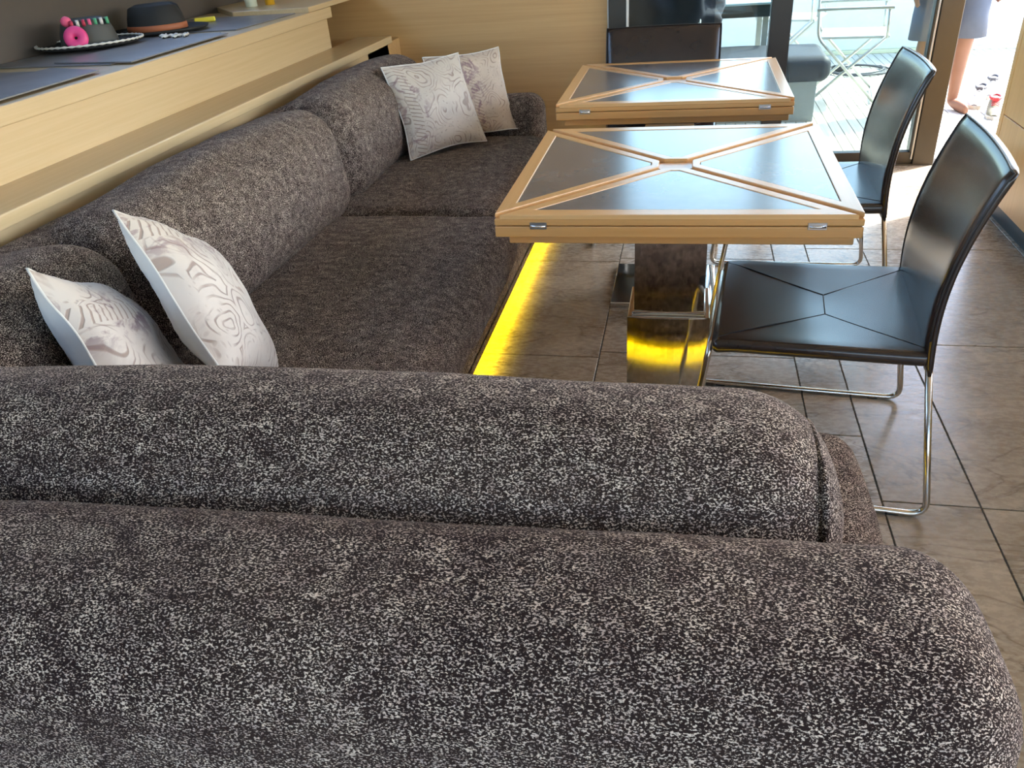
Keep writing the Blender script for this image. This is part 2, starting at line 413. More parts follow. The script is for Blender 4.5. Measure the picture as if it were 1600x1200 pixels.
# left wall: dark window panel above the ledge, long side window above it (open to the daylight)
wl = tag(put('wall_left', box(XL-0.10, XL, YB, 5.0, 0.0, 1.50), 'dark_window'), 'dark grey window coaming above the ledge', None, None, 'structure')
put('window_rail', box(XL-0.01, XL+0.014, YB, 4.9, 1.262, 1.274), 'seal', wl)
tag(put('trim_4', box(XL-0.10, XL, YB, 5.0, 2.05, ZC), 'ceiling_paint'), 'white strip over the left side window', None, None, 'structure')
for k, y in enumerate((-3.1, -1.1, 0.9, 2.9, 4.85)):
    tag(put('window_mullion', box(XL-0.08, XL, y-0.05, y+0.05, 1.5, 2.05), 'black_metal', wl))
# right wall with a side window
wr_ = tag(put('wall_right', box(XR, XR+0.10, YB, 5.0, 0.0, 0.95), 'oak_cab'), 'low oak wall under the right side windows', None, None, 'structure')
put('top_strip', box(XR, XR+0.10, YB, 5.0, 2.05, ZC), 'ceiling_paint', wr_)
for y in (-3.1, -1.1, 0.9, 2.9, 4.85): put('window_mullion', box(XR, XR+0.08, y-0.06, y+0.06, 0.95, 2.05), 'black_metal', wr_)
# wall behind the viewer, with wide window
wn = tag(put('wall_front', box(XL-0.2, XR+0.2, YB-0.1, YB, 0.0, 0.8), 'oak_wall'), 'oak wall with a wide window at the end of the saloon', None, None, 'structure')
put('top_strip', box(XL-0.2, XR+0.2, YB-0.1, YB, 2.05, ZC), 'ceiling_paint', wn)
for x in (-2.5, -0.9, 0.9, 2.4): put('window_mullion', box(x-0.05, x+0.05, YB-0.08, YB, 0.8, 2.05), 'black_metal', wn)

# stepped oak ledges under the left window
t1 = tag(put('trim_1', box(XL, -1.93, -0.6, 4.385, 0.0, 0.982, 0.002, 1), 'oak_ledge'), 'tall oak step under the dark window', None, None, 'structure')
put('ledge_board', box(XL, -1.903, -0.6, 4.40, 0.985, 1.038, 0.004, 2), 'oak_ledge', t1)
t2 = tag(put('trim_2', box(-1.935, -1.735, -0.6, 4.74, 0.0, 0.793, 0.002, 1), 'oak_ledge'), 'lower oak step behind the sofa', None, None, 'structure')
put('ledge_board', box(-1.935, -1.715, -0.6, 4.77, 0.795, 0.835, 0.005, 2), 'oak_ledge', t2)
t3 = tag(put('trim_3', box(XL, -1.735, 4.40, 4.95, 0.0, 0.80, 0.002, 1), 'oak_wall'), 'low oak corner filler beside the wall', None, None, 'structure')
bd = tag(put('corner_board', prism([(-2.35, 4.14), (-2.33, 4.125), (-1.91, 4.13), (-1.91, 4.95), (-2.60, 4.95), (-2.60, 4.45)], 1.039, 1.063, 0.004), 'oak_ledge'), 'pale oak corner board on the end of the window ledge', 'board')

# sliding glass doors at the end
def frame_box(name, *b, m='black_metal', parent=None): return put(name, box(*b, 0.003, 1), m, parent)
d1 = tag(frame_box('window_1', -0.464, -0.36, 4.90, 4.97, 0.0, 2.06), 'black framed glass panel next to the oak wall', None, None, 'structure')
frame_box('bottom_rail', -0.36, 0.42, 4.90, 4.97, 0.0, 0.06, parent=d1); frame_box('mullion', 0.415, 0.525, 4.89, 4.98, 0.0, 2.06, parent=d1)
frame_box('inner_bead', -0.366, -0.352, 4.895, 4.91, 0.06, 2.06, m='seal', parent=d1)
put('pane', box(-0.36, 0.415, 4.93, 4.938, 0.06, 2.06), 'glass', d1)
d2 = tag(frame_box('door_1', 1.265, 1.375, 4.885, 4.985, 0.0, 2.06, m='brown_metal'), 'brown metal sliding glass door standing half open', None, None, 'structure')
frame_box('bottom_rail', 0.525, 1.265, 4.905, 4.965, 0.0, 0.07, m='brown_metal', parent=d2)
put('pane', box(0.525, 1.265, 4.93, 4.938, 0.07, 2.06), 'glass', d2)
frame_box('seal_strip', 1.240, 1.265, 4.90, 4.97, 0.07, 2.06, m='black_metal', parent=d2); frame_box('edge_strip', 1.252, 1.262, 4.893, 4.902, 0.03, 2.06, m='seal', parent=d2)
frame_box('floor_track', 0.5, 2.45, 4.88, 5.0, -0.01, 0.006, m='brown_metal', parent=d2)
tag(frame_box('trim_5', -0.47, XR+0.1, 4.88, 5.02, 2.06, ZC), 'black header over the glass doors', None, None, 'structure')

# oak cabinet along the right side
cb = thing('sideboard', 'long golden oak sideboard with black plinth by the open door', 'cabinet', (1.4, 0, 0))
put('plinth', box(0.04, 0.58, 0.6, 4.08, 0.0, 0.10), 'black_metal', cb)
put('carcass', box(0.02, 0.60, 0.58, 4.07, 0.10, 0.93), 'oak_cab', cb)
put('end_panel', box(0.0, 0.60, 4.07, 4.112, 0.06, 0.96, 0.002, 1), 'oak_cab', cb)
for k in range(4):
    y1 = 4.066-k*0.85
    for (za, zb) in ((0.10, 0.461), (0.465, 0.93)):
        put('door_front', box(0.0, 0.02, y1-0.846, y1, za, zb, 0.002, 1), 'oak_cab', cb)
put('counter', box(-0.01, 0.60, 0.56, 4.12, 0.93, 0.96, 0.003, 1), 'oak_cab', cb)

# ================================================================== SOFA
sofa = thing('corner_sofa', 'large L-shaped sofa in mottled brown and cream chenille', 'sofa', (0, 0, 0))
def up(name, c, h, r, n=(24, 24, 16), bulge=(0, 0, 0), rot=(0, 0, 0), mat='chenille', wr=0.006, wf=4.0, seed=0.0, power=2.2):
    o = put(name, soft_box(h, r, n, bulge, wr, wf, seed, power), mat, sofa); o.location = c; o.rotation_euler = rot; return o
# bases
put('base', box(-1.70, -0.69, 0.50, 4.27, 0.065, 0.27, 0.012, 3), 'chenille', sofa)
put('base_lip', box(-0.705, -0.69, 1.50, 4.26, 0.044, 0.09, 0.003, 1), 'chenille', sofa)
put('base_lip', box(-0.69, 0.36, 1.41, 1.425, 0.044, 0.09, 0.003, 1), 'chenille_x', sofa)
put('base', box(-0.69, 0.372, 0.52, 1.425, 0.065, 0.27, 0.012, 3), 'chenille_x', sofa)
put('plinth', box(-1.62, -0.80, 0.60, 4.18, 0.0, 0.066), 'black_metal', sofa)
put('plinth', box(-0.81, 0.26, 0.62, 1.38, 0.0, 0.066), 'black_metal', sofa)
# seats
up('seat_cushion', (-1.155, 3.44, 0.335), (0.465, 0.600, 0.10), 0.075, (28, 32, 12), (0.0, 0, 0.022), seed=1)
up('seat_cushion', (-1.115, 2.195, 0.335), (0.500, 0.640, 0.10), 0.075, (28, 32, 12), (0.02, 0, 0.026), seed=2)
up('seat_cushion', (-1.115, 1.15, 0.335), (0.500, 0.40, 0.10), 0.075, (24, 24, 12), (0.0, 0, 0.02), seed=3)
up('seat_cushion', (-0.105, 1.10, 0.325), (0.485, 0.425, 0.09), 0.07, (28, 24, 12), (0.01, 0.01, 0.015), mat='chenille_x', seed=4)
# long back and its cushions
up('back_frame', (-1.62, 2.40, 0.42), (0.09, 1.86, 0.36), 0.06, (10, 40, 14), seed=5)
up('back_cushion', (-1.49, 3.585, 0.605), (0.17, 0.615, 0.215), 0.125, (22, 36, 24), (0.035, 0.015, 0.02), (0, -0.16, 0.02), seed=6)
up('back_cushion', (-1.485, 2.285, 0.60), (0.18, 0.675, 0.215), 0.128, (22, 36, 24), (0.04, 0.015, 0.025), (0, -0.16, 0.0), seed=7)
up('back_cushion', (-1.48, 1.22, 0.59), (0.19, 0.385, 0.215), 0.128, (22, 30, 24), (0.04, 0.012, 0.02), (0, -0.14, 0.0), seed=8)
# arm at the far end
up('arm', (-1.20, 4.16, 0.335), (0.475, 0.105, 0.265), 0.085, (30, 16, 20), (0.0, 0.01, 0.01), seed=9)
# near back, seen from behind
up('back_frame', (-0.668, 0.620, 0.405), (1.028, 0.150, 0.355), 0.110, (60, 20, 26), (0.0, 0.015, 0.008), (0, 0, 0.042), mat='chenille_x', wr=0.007, wf=3.0, seed=10)
nb = up('back_cushion', (-0.568, 0.905, 0.597), (0.80, 0.165, 0.210), 0.15, (60, 26, 26), (0.0, 0.03, 0.03), (-0.10, 0, 0.025), mat='chenille_x', wr=0.008, wf=3.0, seed=11)

for sx in (-1, 1):
    L = rounded([(sx*0.757, -0.127, -0.171), (sx*0.757, 0.127, -0.171), (sx*0.757, 0.127, 0.171), (sx*0.757, -0.127, 0.171)], 0.11, 8, True)
    put('piping', tube(L, 0.005, 8, True), 'chenille', nb)
# LED strips under the sofa
for nm, b in (('led_strip', (-0.732, -0.712, 1.50, 4.22, 0.052, 0.0645)), ('led_strip', (-0.70, 0.33, 1.384, 1.402, 0.052, 0.0645))):
    o = put(nm, box(*b), 'led', sofa); tag(o, 'glowing yellow light strip under the sofa base')

# ================================================================== PILLOWS
def pillow_mesh(s, t, seed, n=30):
    verts, faces, uvs = [], [], []
    def pt(i, j, sg):
        u, v = -1+2*i/n, -1+2*j/n
        x = s*u*(1-0.075*(1-v*v)); y = s*v*(1-0.075*(1-u*u))
        e = max(0.0, (1-abs(u)**2.6)*(1-abs(v)**2.6)); z = sg*t*e**0.55
        edge = 1-max(abs(u), abs(v))
        w = mnoise.noise(Vector((x*9, y*9, seed)))*0.012*min(1, edge*4)
        crease = 0.004*math.sin(30*(abs(u)-abs(v))+seed)*min(1, edge*3)*max(abs(u), abs(v))**3
        k = mnoise.noise_vector(Vector((x*5, y*5, seed+5)))*0.010
        return (x+k.x, y+k.y, z+(w+crease)*(1 if sg > 0 else 0.6)+0.015*mnoise.noise(Vector((u*1.6, v*1.6, seed+9))))
    for sg in (1, -1):
        b0 = len(verts)
        for i in range(n+1):
            for j in range(n+1): verts.append(pt(i, j, sg)); uvs.append((i/n, j/n))
        for i in range(n):
            for j in range(n):
                q = (b0+i*(n+1)+j, b0+(i+1)*(n+1)+j, b0+(i+1)*(n+1)+j+1, b0+i*(n+1)+j+1)
                faces.append(q if sg > 0 else q[::-1])
    me = mesh(verts, faces, True)
    ul = me.uv_layers.new(name='UVMap')
    for lp in me.loops: ul.data[lp.index].uv = uvs[lp.vertex_index]
    h = len(me.polygons)//2
    return me, h
def pillow(label, mat, center, e1, e2, s, t, seed):
    r = thing('throw_pillow', label, 'pillow', (0, 0, 0), 0, 'embossed cream throw pillows on the sofa')
    me, h = pillow_mesh(s, t, seed)
    o = put('cover', me, mat, r); me.materials.append(M['pillow_plain'])
    for p in me.polygons[h:]: p.material_index = 1
    # seam cord round the edge
    n = 30; idx = [i*(n+1) for i in range(n+1)]+[n*(n+1)+j for j in range(1, n+1)]+[i*(n+1)+n for i in range(n-1, -1, -1)]+[j for j in range(n-1, 0, -1)]
    cord = put('seam', tube([me.vertices[i].co for i in idx], 0.0028, 6, True), 'pillow_plain', r)
    e1 = Vector(e1).normalized(); e2 = Vector(e2); e2 = (e2-e1*e2.dot(e1)).normalized(); e3 = e1.cross(e2)
    r.matrix_world = Matrix(((e1.x, e2.x, e3.x, center[0]), (e1.y, e2.y, e3.y, center[1]), (e1.z, e2.z, e3.z, center[2]), (0, 0, 0, 1)))
    return r
pillow('cream embossed pillow with rope stripe in front of another by the far arm', 'pillow_c', (-1.16, 3.70, 0.655), (0.66, 0.75, 0.0), (-0.14, 0.14, 0.42), 0.212, 0.055, 3.3)
pillow('beige patterned pillow half hidden against the far sofa arm', 'pillow_d', (-1.055, 3.975, 0.645), (0.76, 0.65, 0.0), (-0.10, 0.14, 0.40), 0.205, 0.045, 6.1)
pillow('white backed pillow with purple stained print, behind the near sofa back', 'pillow_a', (-1.20, 1.335, 0.615), (0.526, -0.234, -0.818), (-0.32, 0.83, -0.45), 0.212, 0.074, 1.2)
pillow('cream paisley pillow leaning on the middle back cushion and a white backed one', 'pillow_b', (-1.106, 1.541, 0.655), (0.543, -0.302, -0.784), (-0.213, 0.854, -0.476), 0.215, 0.074, 8.4)

# ================================================================== TABLES
def dining_table(label, x, y, ped):
    T = thing('dining_table', label, 'table', (x, y, 0), 0)
    a, c, w = 0.45, 0.015, 0.048
    put('top_leaf', box(-a, a, -a, a, 0.713, 0.730, 0.002, 1), 'table_wood', T)
    put('lower_leaf', box(-a, a, -a, a, 0.682, 0.711, 0.003, 2), 'table_wood', T)
    put('apron', box(-a+0.03, a-0.012, -a+0.03, a-0.03, 0.654, 0.683, 0.002, 1), 'table_wood', T)
    base = [(-(a-c), -a), (a-c, -a), (w-c, -w), (-(w-c), -w)]
    for k in range(4):
        rot = lambda p: (p[0]*math.cos(k*math.pi/2)-p[1]*math.sin(k*math.pi/2), p[0]*math.sin(k*math.pi/2)+p[1]*math.cos(k*math.pi/2))
        outer = [rot(p) for p in base]
        inner = [rot(p) for p in clip_offset(base, (0.042, 0.030, 0.022, 0.030))]
        pan = [rot(p) for p in clip_offset(base, (0.0440, 0.0318, 0.0238, 0.0318))]
        fp = put('frame_piece', prism(outer, 0.730, 0.742, 0.002, inner), 'table_frame' if k % 2 == 0 else 'table_frame_y', T)
        put('inlay_panel', prism(pan, 0.730, 0.7405, 0.0008), 'inlay', T)
    put('well_block', prism([(-.05, -.02), (-.02, -.05), (.02, -.05), (.05, -.02), (.05, .02), (.02, .05), (-.02, .05), (-.05, .02)], 0.729, 0.733, 0.001), 'table_wood', T)
    for hx in (-0.335, 0.345):
        hg = put('hinge', box(hx-0.022, hx+0.022, -a-0.002, -a+0.004, 0.704, 0.722, 0.001, 1), 'hinge_metal', T)
        put('hinge_pin', tube([(hx-0.019, -a-0.003, 0.712), (hx+0.019, -a-0.003, 0.712)], 0.0032, 8), 'chrome', hg)
    # pedestal
    px, py = ped
    def bowed(hw, hd, z0, z1, bow, nm):
        pts = []
        for i in range(13): u = -1+2*i/12; pts.append((px+u*hw, py-hd-bow*(1-u*u)))
        for i in range(13): u = 1-2*i/12; pts.append((px+u*hw, py+hd+bow*(1-u*u)))
        me = prism(pts, z0, z1, 0.003)
        return put(nm, me, 'chrome', T)
    o = bowed(0.094, 0.085, 0.43, 0.656, 0.004, 'pedestal_column')
    o = bowed(0.112, 0.10, 0.02, 0.425, 0.008, 'pedestal_sleeve')
    put('collar', box(px-0.100, px+0.100, py-0.092, py+0.092, 0.424, 0.436, 0.004, 2), 'chrome', T)
    put('base_plate', box(px-0.21, px+0.21, py-0.205, py+0.205, 0.0, 0.02, 0.004, 2), 'chrome', T)
    return T
dining_table('fold-out oak table with grey inlay panels beside the near leather chair', -0.031, 2.372, (0.0, -0.275))
dining_table('second fold-out oak table with grey inlays, nearer the glass doors', -0.065, 3.658, (-0.005, -0.52))

# ================================================================== LEATHER CHAIRS (front is local -X)
def leather_chair(label, loc, rz, topw=0.262):
    C = thing('dining_chair', label, 'chair', loc, rz, 'brown leather sled chairs')
    # seat: slim cushion slab, rounded edges, shallow dip
    o = put('seat', soft_box((0.251, 0.268, 0.019), 0.017, (26, 26, 10), (0, 0, 0.0), 0.001, 6, 2.0), 'leather', C); o.location = (-0.013, 0, 0.443)
    for v in o.data.vertices:
        v.co.z -= 0.012*(1-(v.co.x/0.262)**2)*(1-(v.co.y/0.268)**2)
        if v.co.x < -0.2: v.co.z -= 0.4*(-0.2-v.co.x)*0.25
    # backrest: bent sheet, narrower at the top
    nz, ny = 26, 16; V = []; F = []
    for side in (0, 1):
        for i in range(nz+1):
            t = i/nz; z = 0.405+(0.885-0.405)*t
            hw = 0.270+(topw-0.270)*t**1.2
            x = 0.238+0.012*t+0.075*t*t-0.018*math.sin(math.pi*t)
            th = 0.013*(1 if 0 < i < nz else 0.55)
            for j in range(ny+1):
                u = -1+2*j/ny; tt = th*(1 if 0 < j < ny else 0.5)
                V.append((x-0.012*u*u*t+(tt if side else -tt)+0.010*(1-u*u)*math.sin(math.pi*t), hw*u, z+(0.003*(1-u*u) if i == nz else 0)))
    n1 = (nz+1)*(ny+1)
    for i in range(nz):
        for j in range(ny):
            q = (i*(ny+1)+j, i*(ny+1)+j+1, (i+1)*(ny+1)+j+1, (i+1)*(ny+1)+j)
            F.append(q[::-1]); F.append(tuple(k+n1 for k in q))
    ring = [j for j in range(ny+1)]+[i*(ny+1)+ny for i in range(1, nz+1)]+[nz*(ny+1)+j for j in range(ny-1, -1, -1)]+[i*(ny+1) for i in range(nz-1, 0, -1)]
    for k in range(len(ring)):
        p, q = ring[k], ring[(k+1) % len(ring)]; F.append((p, q, q+n1, p+n1))
    me = mesh(V, F, True)
    br = put('backrest', me, 'leather', C)
    # stitched edge piping on the backrest
    put('edge_seam', tube([Vector(V[k])+Vector((-0.001, 0, 0)) for k in ring[ny:2*ny+2*nz-4]], 0.0022, 6), 'leather_seam', br)
    # seat stitching: two crossing seams joined by a short one
    def sz(x, y): return 0.4625-0.012*(1-(x/0.262)**2)*(1-(y/0.268)**2)-(0.1*(-0.2-x) if x < -0.2 else 0)
    def seam(p, q):
        return tube([(p[0]+(q[0]-p[0])*k/8, p[1]+(q[1]-p[1])*k/8, sz(p[0]+(q[0]-p[0])*k/8, p[1]+(q[1]-p[1])*k/8)-0.0006) for k in range(9)], 0.0017, 6)
    for p, q in (((0.01, -0.06), (0.01, 0.06)), ((0.01, 0.06), (-0.25, 0.24)), ((0.01, 0.06), (0.23, 0.24)), ((0.01, -0.06), (-0.25, -0.24)), ((0.01, -0.06), (0.23, -0.24))):
        put('seat_seam', seam(p, q), 'leather_seam', o).location = (0.013, 0, -0.443)
    # one bent steel tube: rear leg, floor rail, front leg, cross bar and back down
    P = []
    for s in (-1, 1):
        side = [(0.235, 0.258*s, 0.425), (0.300, 0.288*s, 0.009), (-0.330, 0.288*s, 0.009), (-0.268, 0.250*s, 0.437)]
        P += side if s < 0 else side[::-1]
    put('sled_frame', tube(rounded(P, 0.045, 6), 0.0085, 12), 'steel_tube', C)
    for s in (-1, 1):
        for x in (0.22, -0.25): put('glide', box(x-0.015, x+0.015, 0.288*s-0.008, 0.288*s+0.008, 0.0, 0.006, 0.002, 1), 'rubber', C)
    return C
leather_chair('dark brown leather chair with bright steel sled legs, fully drawn up to the near table', (0.367, 2.045, 0), math.radians(-5.0))
leather_chair('dark leather chair in front of the brown door post, beside the far table', (0.445, 3.10, 0), math.radians(-1.0), 0.245)
leather_chair('dark leather chair at the head of the far table, back against the glass', (-0.135, 3.90, 0), math.radians(90.0), 0.272)

# ================================================================== OUTSIDE DECK
dk = tag(put('deck', box(-4.0, 6.5, 5.0, 8.75, -0.20, -0.010), 'caulk'), 'pale teak deck beyond the glass doors', None, None, 'structure')
pw = 0.068; pm = box(-pw/2+0.003, pw/2-0.003, 5.02, 8.70, -0.014, 0.0)
pm.materials.append(M['teak'])
for k in range(74):
    o = put('plank', pm, None, dk); o.location = (-1.2+k*pw, 0, 0)
tag(put('water', box(-90, 90, -60, 120, -1.3, -1.2), 'water'), 'calm sea around the boat', None, None, 'structure')
hu = tag(put('bulwark', box(-4.0, 6.5, 8.62, 8.80, 0.03, 0.95, 0.02, 2), 'white_paint'), 'white painted bulwark along the edge of the deck', 'bulwark')
put('base_strip', box(-4.0, 6.5, 8.60, 8.80, 0.0, 0.032, 0.004, 1), 'cream_paint', hu)
for x in (1.35, 1.75): put('cleat', tube([(x-0.04, 8.60, 0.62), (x+0.04, 8.60, 0.64)], 0.012, 8), 'alu', hu)
put('cap_rail', box(-4.0, 6.5, 8.56, 8.84, 0.95, 0.99, 0.01, 2), 'teak', hu)

# outdoor table, bench, folding chair, jacket chair
ot = thing('deck_table', 'deck table with pale glass top behind the glass panel', 'table', (0.0, 6.97, 0))
put('table_top', box(-0.62, 0.62, -0.38, 0.38, 0.695, 0.712, 0.004, 2), 'glass_table', ot)
put('edge_frame', box(-0.60, 0.60, -0.36, 0.36, 0.612, 0.694, 0.004, 1), 'dark_trim', ot)
for sx in (-1, 1):
    for sy in (-1, 1): put('leg', box(sx*0.53-0.02, sx*0.53+0.02, sy*0.30-0.02, sy*0.30+0.02, 0.0, 0.613), 'alu', ot)
be = thing('deck_bench', 'low grey deck bench with black cushion outside the glass door', 'bench', (0.40, 6.25, 0))
put('bench_box', box(-0.52, 0.45, -0.27, 0.27, 0.0, 0.27, 0.006, 2), 'bench_grey', be)
o = put('cushion', soft_box((0.53, 0.30, 0.085), 0.065, (30, 20, 12), (0, 0, 0.015), 0.003), 'bench_cushion', be); o.location = (0, 0, 0.345)

def folding_chair(label, loc, rz):
    C = thing('folding_chair', label, 'chair', loc, rz)
    for s in (-1, 1):
        put('leg', tube(rounded([(-0.20, 0.24*s, 0.01), (0.24, 0.24*s, 0.46), (0.29, 0.24*s, 1.05)], 0.05), 0.011, 8), 'alu', C)
        put('leg', tube([(0.26, 0.22*s, 0.01), (-0.22, 0.22*s, 0.46)], 0.011, 8), 'alu', C)
        put('armrest', box(-0.24, 0.27, 0.24*s-0.02, 0.24*s+0.02, 0.64, 0.66, 0.005, 2), 'alu', C)
        put('arm_post', tube([(-0.22, 0.24*s, 0.45), (-0.21, 0.24*s, 0.645)], 0.009, 8), 'alu', C)
    put('seat', box(-0.24, 0.22, -0.215, 0.215, 0.445, 0.465, 0.006, 2), 'canvas_grey', C)
    for z in (0.62, 0.76, 0.90): 
        t = (z-0.46)/0.59*0.05
        put('back_slat', box(0.24+t, 0.255+t, -0.24, 0.24, z-0.02, z+0.02, 0.004, 1), 'alu', C)
    for x, z in ((-0.19, 0.025), (0.25, 0.025)): put('stretcher', tube([(x, -0.23, z), (x, 0.23, z)], 0.008, 8), 'alu', C)
    return C
folding_chair('silver folding deck chair standing beside the black bench cushion', (1.17, 6.74, 0), math.radians(172))
folding_chair('silver folding deck chair between the bench and the white bulwark', (0.84, 7.80, 0), math.radians(160))
jc = folding_chair('silver folding chair under a navy jacket behind the glass', (-0.15, 5.62, 0), math.radians(-100))
bm = bmesh.new(); bmesh.ops.create_icosphere(bm, subdivisions=4, radius=1.0)
for v in bm.verts:
    p = v.co.copy(); f = 1+0.25*mnoise.noise(p*2.2)+0.10*mnoise.noise(p*6)
    v.co = Vector((p.x*0.31*f, p.y*0.14*f, p.z*0.26*f - 0.06*max(0, abs(p.x)-0.4)))
jk = tag(put('jacket', frombm(bm, True), 'navy_cloth'), 'crumpled navy jacket hung over a deck chair behind the glass', 'jacket'); jk.location = (-0.15, 5.42, 0.83)

# coil of cable on the deck
cc = thing('cable_coil', 'thin grey cable coiled on the deck beyond the door', 'cable', (1.42, 7.75, 0))
pts = []
for k in range(150):
    t = k/150*2*math.pi*3.1; r = 0.23+0.03*math.sin(t*1.3); pts.append((r*math.cos(t), r*math.sin(t)*1.0, 0.008+0.004*(k/50)))
put('cable', tube(pts, 0.008, 6), 'shoe_grey', cc)
put('plug', tube([(-0.20, -0.02, 0.03), (-0.08, 0.04, 0.03), (-0.02, 0.06, 0.028)], [0.03, 0.028, 0.012], 8), 'black_plastic', cc)

# ------------------------------------------------------------------ shoes
def shoe(label, group, loc, rz, upper, accent, sole, k=1.0):
    T = thing('shoe', label, 'shoe', loc, rz, group)
    secs = [(-0.135, 0.030, 0.085), (-0.10, 0.037, 0.098), (-0.05, 0.037, 0.092), (0.0, 0.038, 0.078), (0.05, 0.043, 0.062), (0.095, 0.045, 0.050), (0.13, 0.036, 0.040), (0.148, 0.018, 0.032)]
    V = []; F = []; n = 14
    for (x, w, h) in secs:
        for q in range(n):
            t = math.pi*q/(n-1); V.append((x, -w*math.cos(t), 0.018+(h-0.018)*max(0.0, math.sin(t))**0.7))
    for i in range(len(secs)-1):
        for q in range(n-1): F.append((i*n+q, (i+1)*n+q, (i+1)*n+q+1, i*n+q+1))
    F.append(tuple(range(n))[::-1]); F.append(tuple((len(secs)-1)*n+q for q in range(n)))
    put('upper', mesh(V, F, True), upper, T)
    outl = [(-0.145, 0), (-0.13, -0.034), (-0.06, -0.040), (0.04, -0.046), (0.10, -0.049), (0.14, -0.036), (0.157, 0), (0.14, 0.036), (0.10, 0.049), (0.04, 0.046), (-0.06, 0.040), (-0.13, 0.034)]
    put('sole', prism(outl, 0.0, 0.024, 0.004), sole, T)
    put('collar', tube([(-0.085+0.05*math.cos(t), 0.030*math.sin(t), 0.093-0.08*(0.05*math.cos(t))) for t in [2*math.pi*q/16 for q in range(16)]], 0.009, 8, True), accent, T)
    put('opening', prism([(-0.085+0.046*math.cos(t), 0.027*math.sin(t)) for t in [2*math.pi*q/14 for q in range(14)]], 0.085, 0.0945), 'shoe_grey', T)
    put('tongue', box(-0.045, 0.0, -0.018, 0.018, 0.08, 0.105, 0.006, 2), accent, T)
    for q in range(4): put('lace', tube([(-0.02+q*0.020, -0.022, 0.083-q*0.006), (-0.015+q*0.020, 0, 0.094-q*0.007), (-0.02+q*0.020, 0.022, 0.083-q*0.006)], 0.003, 6), 'bead_silver' if accent != 'shoe_red' else 'shoe_red', T)
    T.scale = (k, k, k); return T
shoe('white and grey sneaker with dark lining standing on the sunny deck', 'white sneakers on the deck', (2.00, 6.37, 0), math.radians(-112), 'shoe_white', 'shoe_grey', 'sole_pale', 1.12)
shoe('white and grey sneaker with dark lining standing on the sunny deck', 'white sneakers on the deck', (2.17, 6.67, 0), math.radians(-108), 'shoe_white', 'shoe_grey', 'sole_pale', 1.12)
shoe('khaki shoe with red laces next to the oak sideboard', 'khaki shoes with red laces', (2.015, 6.05, 0), math.radians(-105), 'shoe_khaki', 'shoe_red', 'sole_pale', 1.05)
shoe('khaki shoe with red laces next to the oak sideboard', 'khaki shoes with red laces', (2.125, 6.08, 0), math.radians(-102), 'shoe_khaki', 'shoe_red', 'sole_pale', 1.05)

# ------------------------------------------------------------------ person on the deck
def skin_mesh(joints, edges, root, sub=2):
    me = bpy.data.meshes.new('body'); me.from_pydata([j[0] for j in joints], edges, []); me.update()
    o = bpy.data.objects.new('tmp', me); COL.objects.link(o)
    md = o.modifiers.new('skin', 'SKIN'); md.use_smooth_shade = True
    sv = me.skin_vertices[0].data
    for i, j in enumerate(joints):
        r = j[1]; sv[i].radius = r if isinstance(r, tuple) else (r, r)
    sv[root].use_root = True
    sb = o.modifiers.new('sub', 'SUBSURF'); sb.levels = sub; sb.render_levels = sub
    dg = bpy.context.evaluated_depsgraph_get(); ev = o.evaluated_get(dg); out = bpy.data.meshes.new_from_object(ev)
    bpy.data.objects.remove(o); out.polygons.foreach_set('use_smooth', [True]*len(out.polygons)); return out
PX, PY = 1.675, 6.22
pr = thing('person', 'person in blue grey knee-length shorts standing barefoot on the deck', 'person', (PX, PY, 0), math.radians(8))
J = []; E = []
def jn(p, r, link=None):
    J.append((p, r)); i = len(J)-1
    if link is not None: E.append((link, i))
    return i
pelv = jn((0, 0, 0.95), (0.155, 0.11)); wst = jn((0, 0, 1.10), (0.135, 0.10), pelv); chest = jn((0, 0, 1.32), (0.16, 0.115), wst)
nk = jn((0, 0, 1.48), 0.062, chest); hd0 = jn((0, -0.015, 1.58), 0.070, nk); hd1 = jn((0, -0.02, 1.67), 0.088, hd0); hd2 = jn((0, -0.015, 1.735), 0.072, hd1)
for s in (-1, 1):
    hip = jn((0.10*s, 0, 0.88), 0.092, pelv); kn = jn((0.125*s, -0.01, 0.49), 0.058, hip); cf = jn((0.128*s, 0.02, 0.34), 0.054, kn)
    an = jn((0.130*s, 0.02, 0.09), 0.036, cf); hl = jn((0.132*s, 0.03, 0.045), 0.036, an); bl = jn((0.150*s, -0.10, 0.030), (0.042, 0.026), hl); te = jn((0.160*s, -0.17, 0.022), (0.036, 0.018), bl)
    sh = jn((0.19*s, 0, 1.40), 0.062, chest); el = jn((0.255*s, 0.02, 1.12), 0.044, sh); wr2 = jn((0.270*s, -0.04, 0.88), 0.029, el)
    pm_ = jn((0.268*s, -0.055, 0.80), (0.034, 0.022), wr2)
    for q, (dy, ln) in enumerate(((-0.03, 0.075), (-0.010, 0.085), (0.010, 0.08), (0.028, 0.065))):
        a1 = jn((0.268*s, -0.055+dy, 0.765), 0.0095, pm_); a2 = jn((0.262*s, -0.06+dy, 0.765-ln*0.55), 0.0088, a1); jn((0.250*s, -0.062+dy, 0.765-ln), 0.0078, a2)
    th = jn((0.258*s, -0.10, 0.79), 0.011, pm_); jn((0.252*s, -0.115, 0.755), 0.0095, th)
put('body', skin_mesh(J, E, pelv), 'skin', pr)
